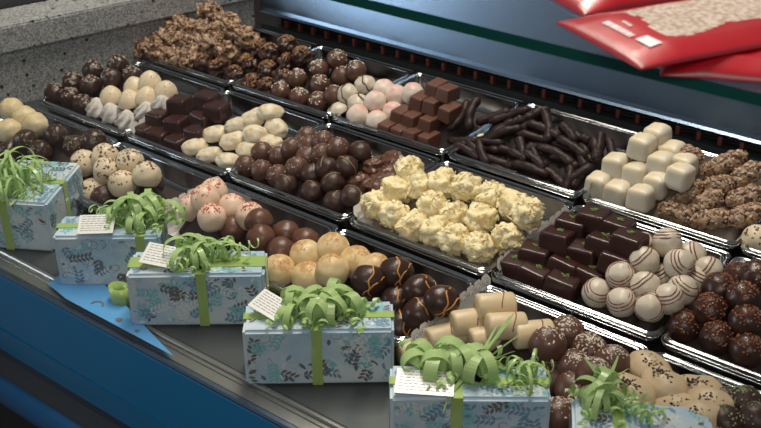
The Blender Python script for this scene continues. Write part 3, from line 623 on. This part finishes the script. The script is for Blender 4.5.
# ------------------------------------------------------------------ paper doilies lining some trays
def doily(row, k, n, y_from, label, lean_=.35, mname='paper', ring=True):
    fl, ya, yb = ROW[row]; x0 = bx(k+1)+.0065; bm = bmesh.new(); rim = RIM[row]; pit = .0145
    zb = H(rim)+.001; up = Vector((-math.sin(lean_), 0, math.cos(lean_))); nn = Vector((math.cos(lean_), 0, math.sin(lean_)))
    for i in range(n):
        c = Vector((x0, y_from+i*pit, zb)) + up*.004
        for rr, off, mi in (((.0088, 0, 0), (.0048, .0004, 1), (.0036, .0007, 0), (.0016, .0010, 1)) if ring else ((.0088, 0, 0),)):
            a = []; b = []
            for q in range(18):
                t = q*2*math.pi/18; kk = rr*(1+(.06*math.cos(6*t) if rr > .008 else 0)); p = c + Vector((0, 1, 0))*kk*math.cos(t) + up*kk*math.sin(t)
                a.append(bm.verts.new(p+nn*off)); b.append(bm.verts.new(p+nn*(off-.0003)))
            f = bm.faces.new(a); f.material_index = mi
            for q in range(18): bm.faces.new((a[q], a[(q+1) % 18], b[(q+1) % 18], b[q])).material_index = mi
            bm.faces.new(b).material_index = mi
    # strip running down the tray wall on to the floor
    yl, yh = y_from-.006, y_from+(n-1)*pit+.006
    yl = max(yl, ya+.012); yh = min(yh, yb-.012)
    pr = [(x0-.0005, zb+.004), (x0+.0015, zb-.004), (x0+.006, H(fl)+.010), (x0+.010, H(fl)+.003), (x0+.040, H(fl)+.0030)]
    prf = [Vector((x, 0, z)) for x, z in pr]
    for (p, q) in zip(prf[:-1], prf[1:]):
        box_pts = [bm.verts.new((p.x, yl, p.z)), bm.verts.new((q.x, yl, q.z)), bm.verts.new((q.x, yh, q.z)), bm.verts.new((p.x, yh, p.z))]
        bm.faces.new(box_pts)
    o = link('paper_doily', finish('paper_doily', bm, [M[mname], M['paperhole']], False)); tag(o, label, 'paper doily', 'paper doilies in the trays'); return o
doily(3, 0, 10, .718, 'white embossed paper doily with scalloped edge beside the cream rolls')
doily(3, 2, 8, .735, 'scalloped white doily left of the red-crumbed cream truffles, behind gift boxes')
doily(2, 0, 11, .880, 'grey-white scalloped doily between coconut clusters and mint squares')
doily(2, 1, 9, .878, 'plain pale scalloped doily at left end of the coconut clusters', .55, ring=False)
doily(1, 0, 11, 1.090, 'grey paper liner edge between dark sticks and white cubes', .1, ring=False)
doily(2, 3, 3, .876, 'small piece of white scalloped paper left of the plain dark blocks', .3, ring=False)

# wooden pick in the coconut, crumbs on rims
a = solve((508, 219), .018, 32, 2); b = solve((530, 235), .017, 30, 2); bm = bmesh.new(); tube(bm, [Vector((0, 0, 0)), b-a], .0008, 6)
o = link('wooden_pick', finish('wooden_pick', bm, M['almond']), loc=(a.x, a.y-.004, a.z+CZ+.006)); tag(o, 'thin wooden pick lying on the coconut clusters, right side', 'pick')
rr = random.Random(4); bm = bmesh.new(); chip(bm, Vector((0, 0, .0015)), (0, 0, 1), .0022, rr, .8); p = at(84, 123, RIM[2]-.0005)
o = link('crumb', finish('crumb', bm, M['wchip'], False), loc=p); tag(o, 'white crumb on the steel rim below the swirled meringues', 'crumb')

# ------------------------------------------------------------------ gift boxes
M['gpaper'] = mat('pale_blue_wrapping_paper', (0.38, 0.53, 0.68), 0.45, col2=(0.62, 0.69, 0.73), cscale=22, cpos=(.35, .65), coat=.1, bump=.08, bscale=40)
M['gbrown'] = mat('grey_brown_print', (0.15, 0.13, 0.13), .5); M['gblue'] = mat('soft_blue_print', (0.16, 0.29, 0.42), .5); M['gteal'] = mat('teal_print', (0.22, 0.52, 0.56), .5); M['gpale'] = mat('pale_print', (0.64, 0.70, 0.70), .5)
M['rib'] = mat('green_ribbon', (0.33, 0.47, 0.13), 0.35, coat=.3, bump=.03)
M['rib'].node_tree.nodes['Principled BSDF'].inputs['Sheen Weight'].default_value = .2
def curly_mat():
    m = mat('light_green_curling_ribbon', (0.60, 0.76, 0.38), 0.28, coat=.3); nt = m.node_tree; b = nt.nodes['Principled BSDF']; o = nt.nodes['Material Output']
    t = nt.nodes.new('ShaderNodeBsdfTranslucent'); t.inputs[0].default_value = (.66, .85, .42, 1); mx = nt.nodes.new('ShaderNodeMixShader'); mx.inputs[0].default_value = .45
    nt.links.new(b.outputs[0], mx.inputs[1]); nt.links.new(t.outputs[0], mx.inputs[2]); nt.links.new(mx.outputs[0], o.inputs[0]); return m
M['curly'] = curly_mat()
M['card'] = mat('white_card', (.80, .80, .78), .3, coat=.3); M['ink'] = mat('grey_ink', (.22, .22, .24), .6)
def ribbon(bm, pts, wv, wdt, th=.00012, taper=False):
    prev = None; n = len(pts)
    for i, p in enumerate(pts):
        t = (pts[min(i+1, n-1)]-pts[max(i-1, 0)]).normalized(); wdv = wv[i] if isinstance(wv, list) else wv
        wdv = (wdv - t*wdv.dot(t)).normalized(); nr = t.cross(wdv); k = wdt/2*((1-.8*(i/(n-1))**2) if taper else 1)
        cur = [bm.verts.new(p+wdv*k+nr*th), bm.verts.new(p-wdv*k+nr*th), bm.verts.new(p-wdv*k-nr*th), bm.verts.new(p+wdv*k-nr*th)]
        if prev:
            for q in range(4): bm.faces.new((prev[q], prev[(q+1) % 4], cur[(q+1) % 4], cur[q]))
        else: bm.faces.new(cur)
        prev = cur
    bm.faces.new(prev)
def bow(bm, seed, n, rho, wdt, tails=6, tail_len=.045, fan=None, spread=1.0, sx=1.0):
    rr = random.Random(seed)
    for i in range(n):
        a = i*2*math.pi/n*1.0+rr.uniform(-.3, .3); e = rr.uniform(.25, 1.35); r = rho*rr.uniform(.7, 1.2)
        d = Vector((math.cos(a)*sx, math.sin(a), 0)); rad = d*math.cos(e)+Up*math.sin(e); tg = -d*math.sin(e)+Up*math.cos(e)
        wv0 = d.cross(Up).normalized(); c = Vector((rr.uniform(-1, 1)*.010*spread*sx, rr.uniform(-1, 1)*.006*spread, .001)) + rad*r
        m = 30; tot = rr.uniform(4.8, 7.5); st = wv0*rr.uniform(-.004, .004)
        pts = [c + (-rad*math.cos(t)+tg*math.sin(t))*r*(1+.15*math.sin(t*.5)) + st*(t/6) for t in [tot*j/m for j in range(m+1)]]
        for p in pts: p.z = max(p.z, .0012)
        ribbon(bm, pts, wv0, wdt*rr.uniform(.8, 1.1))
    for i in range(tails):
        a = rr.uniform(0, 6.28); d = Vector((math.cos(a), math.sin(a), 0)); sd = d.cross(Up); hr = rr.uniform(.003, .006); L = tail_len*rr.uniform(.6, 1.1); m = 34; trn = rr.uniform(2, 3.5)
        pts = []; wv = []
        for j in range(m+1):
            t = j/m; ph = t*trn*6.28; pts.append(d*(.004+L*t) + sd*hr*math.cos(ph)+Up*(.0095+hr*math.sin(ph)-.004*t)); wv.append(d)
        ribbon(bm, pts, wv, wdt*.45)
    for (az, el, L, w2, ben) in (fan or []):
        d = Vector((math.cos(math.radians(az))*math.cos(math.radians(el)), math.sin(math.radians(az))*math.cos(math.radians(el)), math.sin(math.radians(el)))); sd = d.cross(Up).normalized()
        pts = [d*(L*t)+Up*(.002-ben*t*t*L)+sd*.004*math.sin(t*3+az) for t in [j/12 for j in range(13)]]
        ribbon(bm, pts, sd*.8+Up*.5, w2, taper=True)
def motif(bm, org, ux, uy, nrm, W, Hh, seed, dens):
    """printed leaves, berries and tendrils, as a thin skin on one face of the paper"""
    rr = random.Random(seed)
    def poly(c, pts, mi, lift):
        if any(abs((c+Vector(q)).x-W/2) > W/2-.003 or abs((c+Vector(q)).y-Hh/2) > Hh/2-.003 for q in pts): return
        vs = [bm.verts.new(org+ux*(c.x+x)+uy*(c.y+y)+nrm*lift) for x, y in pts]; f = bm.faces.new(vs); f.material_index = mi
    def leaf(c, a, L, w_, mi, lift):
        pts = []
        for s in (1, -1):
            for j in range(5):
                t = j/5 if s == 1 else 1-j/5; x = (t-.5)*L; y = s*w_*math.sin(math.pi*t)**.8; pts.append((x*math.cos(a)-y*math.sin(a), x*math.sin(a)+y*math.cos(a)))
        poly(c, pts[0:5]+pts[5:], mi, lift)
    n = int(W*Hh*dens)
    for i in range(n):
        c = Vector((rr.uniform(0, W), rr.uniform(0, Hh))); k = rr.random(); lift = .00012+i*.000002; mi = rr.choice([1, 1, 2, 2, 3, 4, 4, 3])
        if k < .34:
            a0 = rr.uniform(0, 6.28)
            for j in range(rr.randint(3, 6)):
                cc = c+Vector((math.cos(a0), math.sin(a0)))*.0046*j; leaf(cc+Vector((math.cos(a0+1.2), math.sin(a0+1.2)))*.0030, a0+.9, .0072, .0016, mi, lift); leaf(cc+Vector((math.cos(a0-1.2), math.sin(a0-1.2)))*.0030, a0-.9, .0072, .0016, mi, lift)
        elif k < .60: leaf(c, rr.uniform(0, 6.28), rr.uniform(.006, .011), rr.uniform(.0012, .0024), mi, lift)
        else:
            r0 = rr.uniform(.003, .008); a0 = rr.uniform(0, 6.28); tot = rr.uniform(2, 5.5); m = 10
            for j in range(m):
                t0 = a0+tot*j/m; t1 = a0+tot*(j+1.05)/m; ra, rb = r0*(1-.6*j/m), r0*(1-.6*(j+1)/m); w_ = .0006
                poly(c, [(ra*math.cos(t0), ra*math.sin(t0)), (rb*math.cos(t1), rb*math.sin(t1)), ((rb+w_)*math.cos(t1), (rb+w_)*math.sin(t1)), ((ra+w_)*math.cos(t0), (ra+w_)*math.sin(t0))], mi, lift)
def gift(loc, rz, W, D, Ht, label, seed, band_u, bows, card=None, band2=True, bandw=.0105, topw=None):
    g = empty('gift_box', loc, rz); tag(g, label, 'gift box', 'blue wrapped gift boxes')
    bm = bmesh.new(); box(bm, -W/2, W/2, -D/2, D/2, 0, Ht); bmesh.ops.bevel(bm, geom=bm.edges[:], offset=.0030, segments=3, affect='EDGES')
    X, Y, Z = Vector((1, 0, 0)), Vector((0, 1, 0)), Vector((0, 0, 1))
    motif(bm, Vector((-W/2, -D/2, 0)), X, Z, -Y, W, Ht, seed, 12500); motif(bm, Vector((-W/2, -D/2, Ht)), X, Y, Z, W, D, seed+1, 12500)
    motif(bm, Vector((W/2, -D/2, 0)), Y, Z, X, D, Ht, seed+2, 12500); motif(bm, Vector((-W/2, D/2, 0)), -Y, Z, -X, D, Ht, seed+3, 12500)
    me = bpy.data.meshes.new('wrapping_paper'); bm.to_mesh(me); bm.free()
    for k in ('gpaper', 'gbrown', 'gblue', 'gteal', 'gpale'): me.materials.append(M[k])
    link('wrapping_paper', me, g)
    t = .0008
    def frame(name, u, w_, ax):
        bm = bmesh.new(); S = (D if ax == 'x' else W)/2
        def b(a0, a1, z0, z1):
            if ax == 'x': box(bm, u-w_/2, u+w_/2, a0, a1, z0, z1)
            else: box(bm, a0, a1, u-w_/2, u+w_/2, z0, z1)
        b(-S-t, -S+.0002, .0005, Ht+t); b(S-.0002, S+t, .0005, Ht+t); b(-S, S, Ht-.0002, Ht+t)
        link(name, finish(name, bm, M['rib'], False), g)
    frame('ribbon_band', band_u, bandw, 'x')
    if band2: frame('ribbon_band', .0 if band2 is True else band2, topw or bandw, 'y')
    for (u, v, kw) in bows:
        bm = bmesh.new(); bow(bm, **kw); link('bow', finish('bow', bm, M['curly'], False), g, loc=(u, v, Ht+t))
    if card:
        u, v, cw, ch, rot, tl, lift = card; c = empty('gift_tag', (0, 0, 0)); bpy.data.objects.remove(c)
        bm = bmesh.new(); box(bm, -cw/2, cw/2, -ch/2, ch/2, -.0003, .0003)
        rr = random.Random(seed)
        for j in range(7):
            yy = ch/2-.003-j*(ch-.006)/6.5; xx = -cw/2+.003
            while xx < cw/2-.005:
                wl = rr.uniform(.002, .006); box(bm, xx, min(xx+wl, cw/2-.003), yy-.0004, yy+.0004, .00031, .00042, 1); xx += wl+.0012
        link('gift_tag', finish('gift_tag', bm, [M['card'], M['ink']], False), g, loc=(u, v, Ht+lift), rot=(tl[0], tl[1], rot))
    return g
zd = H(DECK)
def boxat(fl_, ang, W, D):      # from the front left foot corner
    a = math.radians(ang); ux = Vector((math.cos(a), math.sin(a), 0)); uy = Vector((-math.sin(a), math.cos(a), 0)); return Vector((fl_[0], fl_[1], zd)) + ux*W/2 + uy*D/2, a
W, D = .146, .050; c, a = boxat((-.789, .586), 38.5, W, D)
gift(c, a, W, D, .066, 'blue floral gift box with wide satin ribbon, below the red-crumbed truffles', 11, .006,
     [(-.004, .0, dict(seed=3, n=16, rho=.0125, wdt=.0065, tails=9, tail_len=.035)), (.030, .006, dict(seed=8, n=5, rho=.013, wdt=.004, tails=3, tail_len=.04, sx=1.6))],
     (-.036, -.004, .042, .030, -.25, (.28, .08), .011), topw=.021)
bm = bmesh.new()
for j in range(3): tube(bm, [Vector((0, .0, 0)), Vector((.050, .0, 0))], .0085, 20)
W, D = .148, .052; c, a = boxat((-.620, .587), 38.8, W, D)
gift(c, a, W, D, .066, 'blue floral gift box with dense fluffy green bow in front of cream balls', 22, -.002,
     [(.000, .003, dict(seed=5, n=20, rho=.0120, wdt=.0085, tails=8, tail_len=.03, spread=1.5)), (.022, .008, dict(seed=15, n=12, rho=.0115, wdt=.0095, tails=3, spread=1.5)), (-.020, .003, dict(seed=25, n=11, rho=.0105, wdt=.0075, tails=5, spread=1.2))],
     (-.048, .002, .036, .026, -.65, (.25, .15), .012))
W, D = .120, .050; c, a = boxat((-.916, .589), 38, W, D)
gift(c, a, W, D, .066, 'blue floral gift box with silvery tag and leafy green bow, second from left', 33, .038,
     [(.040, .008, dict(seed=7, n=22, rho=.0145, wdt=.0075, tails=10, tail_len=.04, spread=1.6)), (.004, .008, dict(seed=17, n=8, rho=.010, wdt=.005, tails=6, tail_len=.035, spread=1.5))],
     (-.012, -.012, .040, .028, .05, (.35, 0), .009))
g1a = math.degrees(math.atan2(.5, .87)); W, D = .085, .112
a = math.radians(30); ux = Vector((math.cos(a), math.sin(a), 0)); uy = Vector((-math.sin(a), math.cos(a), 0)); fr = Vector((-.984, .632, zd)); c = fr - ux*W/2 + uy*D/2
gift(c, a, W, D, .067, 'leftmost blue gift box with fountain of thin green ribbon curls', 44, -.012,
     [(-.012, -.012, dict(seed=9, n=22, rho=.019, wdt=.0038, tails=12, tail_len=.05, spread=1.2)), (-.006, -.046, dict(seed=19, n=8, rho=.014, wdt=.0034, tails=8, tail_len=.035))], None)
W, D = .142, .049
a = math.radians(37); ux = Vector((math.cos(a), math.sin(a), 0)); uy = Vector((-math.sin(a), math.cos(a), 0)); c = Vector((-.440, .587, zd)) + ux*W/2 + uy*D/2
gift(c, a, W, D, .073, 'nearest blue gift box with fanned shredded green bow and cellophane sheen', 55, -.012,
     [(-.004, .010, dict(seed=2, n=9, rho=.0135, wdt=.011, tails=10, tail_len=.04, spread=1.6, fan=[(38, 38, .075, .009, .1), (32, 44, .070, .007, .1), (26, 30, .07, .006, .2), (45, 34, .060, .006, .1), (20, 20, .055, .006, .2), (200, 10, .05, .005, .3), (225, 5, .05, .005, .3), (250, 12, .05, .004, .4), (10, 12, .06, .006, .3)])),
      (-.028, .014, dict(seed=12, n=7, rho=.012, wdt=.0115, tails=4, spread=1.4)), (.052, .004, dict(seed=21, n=9, rho=.010, wdt=.0028, tails=5, tail_len=.025))],
     (-.040, -.010, .052, .030, -.1, (.12, .0), .006))
p6 = at(672, 404, DECK-.062)
W, D = .12, .050; a = math.radians(30); uy = Vector((-math.sin(a), math.cos(a), 0)); ux = Vector((math.cos(a), math.sin(a), 0)); c = Vector((p6.x, p6.y, zd)) - uy*D/2 - ux*.028
c.y = max(c.y, .588+.5*(W*math.sin(a)+D*math.cos(a)))
gift(c, a, W, D, .062, 'blue gift box cut off by the bottom picture edge, right of the nearest one', 66, -.02,
     [(-.030, .020, dict(seed=4, n=16, rho=.013, wdt=.0065, tails=10, tail_len=.045, fan=[(120, 35, .045, .006, .1), (80, 40, .045, .006, .1), (60, 25, .045, .006, .2)]))], None, band2=False)
# small ribbon roll standing between two boxes
p = at(121, 302, DECK); bm = bmesh.new()
for j in range(5):
    rr0 = .0135-j*.0011; ribbon(bm, [Vector((rr0*math.cos(t), rr0*math.sin(t)*.75, .0105)) for t in [i*2*math.pi/24 for i in range(25)]], Up, .020)
o = link('ribbon_roll', finish('ribbon_roll', bm, M['rib']), loc=(p.x, p.y, zd)); tag(o, 'short roll of green ribbon on the deck between two gift boxes', 'ribbon roll')
# light blue reflection in the glass is added further down as a sheet

# ------------------------------------------------------------------ red bags lying on the top glass
M['bag'] = mat('glossy_red_foil', (.44, .010, .020), .30, coat=.3, bump=.35, bscale=18, col2=(.35, .008, .014), cscale=9)
M['bagw'] = mat('crushed_nut_filling', (.66, .58, .50), .35, coat=.5, col2=(.42, .29, .22), cscale=260, cpos=(.42, .62), bump=.3, bscale=120)
M['bagp'] = mat('white_print', (.75, .72, .74), .4); M['bags'] = mat('dark_red_seam', (.28, .02, .03), .35, .0)
def inside(x, y, poly):
    r = False; j = len(poly)-1
    for i in range(len(poly)):
        if (poly[i][1] > y) != (poly[j][1] > y) and x < (poly[j][0]-poly[i][0])*(y-poly[i][1])/(poly[j][1]-poly[i][1])+poly[i][0]: r = not r
        j = i
    return r
def bag(c00, ux, L, Wd, z0, th, label, window=None, prints=None):
    """pillow bag: corner c00, long direction ux, width to its left"""
    ux = Vector((ux[0], ux[1], 0)).normalized(); uy = Vector((-ux.y, ux.x, 0)); nx, ny = 64, 40
    g = empty('foil_bag', (c00.x, c00.y, z0)); tag(g, label, 'bag', 'red foil bags on the glass')
    def zt(u, v):
        e = min(1, min(u, 1-u)*7)*min(1, min(v, 1-v)*5); return th*(e**.6)*(.86+.14*noise.noise(Vector((u*6, v*4, L*9)))) + .0012
    bm1, bm2 = bmesh.new(), bmesh.new(); T = {}
    def vert(bm, i, j, top):
        key = (id(bm), i, j, top)
        if key not in T:
            u, v = i/nx, j/ny; p = ux*(u*L)+uy*(v*Wd); T[key] = bm.verts.new((p.x, p.y, zt(u, v) if top else .0004))
        return T[key]
    for j in range(ny):
        for i in range(nx):
            u, v = (i+.5)/nx, (j+.5)/ny; inw = window and inside(u, v, window); b_ = bm2 if inw else bm1
            f = b_.faces.new([vert(b_, *q, True) for q in ((i, j), (i+1, j), (i+1, j+1), (i, j+1))])
            f.material_index = 1 if (not inw and (u < .03 or v < .03 or v > .97)) else 0
            bm1.faces.new([vert(bm1, *q, False) for q in ((i, j), (i, j+1), (i+1, j+1), (i+1, j))])
    for i in range(nx):
        for j in (0, ny): bm1.faces.new([vert(bm1, i, j, True), vert(bm1, i+1, j, True), vert(bm1, i+1, j, False), vert(bm1, i, j, False)])
    for j in range(ny):
        for i in (0, nx): bm1.faces.new([vert(bm1, i, j, True), vert(bm1, i, j+1, True), vert(bm1, i, j+1, False), vert(bm1, i, j, False)])
    link('foil', finish('foil', bm1, [M['bag'], M['bags']]), g)
    if window: link('clear_window', finish('clear_window', bm2, M['bagw']), g)
    if prints:
        bm = bmesh.new()
        for (u0, u1, v0, v1) in prints:
            n = 6
            for k in range(n):
                a_, b_ = u0+(u1-u0)*k/n, u0+(u1-u0)*(k+1)/n; vs = []
                for (u, v) in ((a_, v0), (b_, v0), (b_, v1), (a_, v1)):
                    p = ux*(u*L)+uy*(v*Wd); vs.append(bm.verts.new((p.x, p.y, zt(u, v)+.0008)))
                bm.faces.new(vs)
        link('print', finish('print', bm, M['bagp'], False), g)
    return g
zg = H(TOPH)+.0078
hb = TOPH-.0078-.0115-.0012
pA = at(641, 69, hb); qA = at(761, 47, hb); pL = at(569, 22, hb)
uA = (qA-pA); WA_ = (pL-pA); Wd = abs(Vector((-uA.y, uA.x, 0)).normalized().dot(WA_))
#print('bag A width', Wd, 'skew', uA.normalized().dot(WA_), 'len', uA.length)
zt0 = zg
def V2(x, y): return Vector((x, y, 0))
cA = V2(pA.x, pA.y); uxA = V2(uA.x, uA.y).normalized(); uyA = V2(-uxA.y, uxA.x); LA = .21; WdA = .088
def uvA(x, y, h=hb): p = at(x, y, h); q = V2(p.x, p.y)-cA; return (q.dot(uxA)/LA, q.dot(uyA)/WdA)
win = [uvA(*q) for q in ((618, 20), (640, 27), (652, 39), (668, 46), (688, 45), (704, 40), (722, 32), (745, 29), (762, 27))]
win += [(.85, max(.2, win[-1][1])), (.85, .88), (.12, .88)]
prints = []
(u0, v0), (u1, v1) = uvA(641, 51), uvA(655, 51)
r1 = [uvA(*q) for q in ((637, 45), (647, 43), (659, 55), (648, 57))]
us = [q[0] for q in r1]; vs_ = [q[1] for q in r1]; prints.append((min(us)+.012, max(us)-.012, min(vs_)+.03, max(vs_)-.03))
ta = uvA(633, 44); tb = uvA(601, 30); rr = random.Random(8)
v = min(ta[1], tb[1]); um = (ta[0]+tb[0])/2
while v < max(ta[1], tb[1])-.01: l = rr.uniform(.015, .03); prints.append((um-.010, um+.012, v, v+l)); v += l+.010
v = min(ta[1], tb[1])+.14
while v < max(ta[1], tb[1])-.08: l = rr.uniform(.012, .02); prints.append((um+.034, um+.044, v, v+l)); v += l+.010
bag(cA, uxA, LA, WdA, zt0+.0115, .0070, 'red foil bag with clear window of crushed nuts and white print, topmost on glass', win, prints)
pB = at(583, 20, hb+.013); bag(V2(pB.x, pB.y)+V2(-.002, .004), V2(.49, .87), .21, .070, zt0, .012, 'plain red foil bag lying left of the windowed bag on the glass')
bag(V2(-.222, .556), V2(.90, .43), .16, .075, zt0, .0115, 'red foil bag mostly hidden beneath the windowed bag at right edge')
bag(V2(pB.x, pB.y)+V2(-.060, .085), V2(.45, .89), .20, .075, zt0, .012, 'red foil bag farthest back on the glass at the top edge')
# blue reflection in the front glass, put in as a flat coloured sheet
M['leaf'] = mat('light_blue_reflection', (.10, .33, .66), .3, coat=.4)  # colour of the painted glass reflection


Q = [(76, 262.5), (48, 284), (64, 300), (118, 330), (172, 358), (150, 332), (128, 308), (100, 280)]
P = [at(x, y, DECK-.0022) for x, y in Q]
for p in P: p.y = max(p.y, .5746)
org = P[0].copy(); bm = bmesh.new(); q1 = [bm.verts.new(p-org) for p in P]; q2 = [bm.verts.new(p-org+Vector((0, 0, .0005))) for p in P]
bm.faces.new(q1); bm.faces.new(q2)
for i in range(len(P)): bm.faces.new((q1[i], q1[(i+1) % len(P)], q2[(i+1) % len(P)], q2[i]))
lf = link('blue_reflection', finish('blue_reflection', bm, M['leaf'], False), loc=org); tag(lf, 'light blue reflection with dark marks, painted as a flat sheet behind the glass foot', 'reflection_sheet')
bm = bmesh.new(); c = at(97, 305, DECK-.0027)-org  # dark blobs within the same glass reflection, painted onto the sheet
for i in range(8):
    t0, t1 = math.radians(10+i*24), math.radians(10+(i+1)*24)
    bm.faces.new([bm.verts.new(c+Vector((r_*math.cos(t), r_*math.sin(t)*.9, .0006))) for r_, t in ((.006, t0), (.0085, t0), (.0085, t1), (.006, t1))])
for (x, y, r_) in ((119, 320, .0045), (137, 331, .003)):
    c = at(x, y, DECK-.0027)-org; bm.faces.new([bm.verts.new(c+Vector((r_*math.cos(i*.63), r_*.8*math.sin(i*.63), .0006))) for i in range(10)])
link('reflected_marks', finish('reflected_marks', bm, M['gbrown'], False), lf)
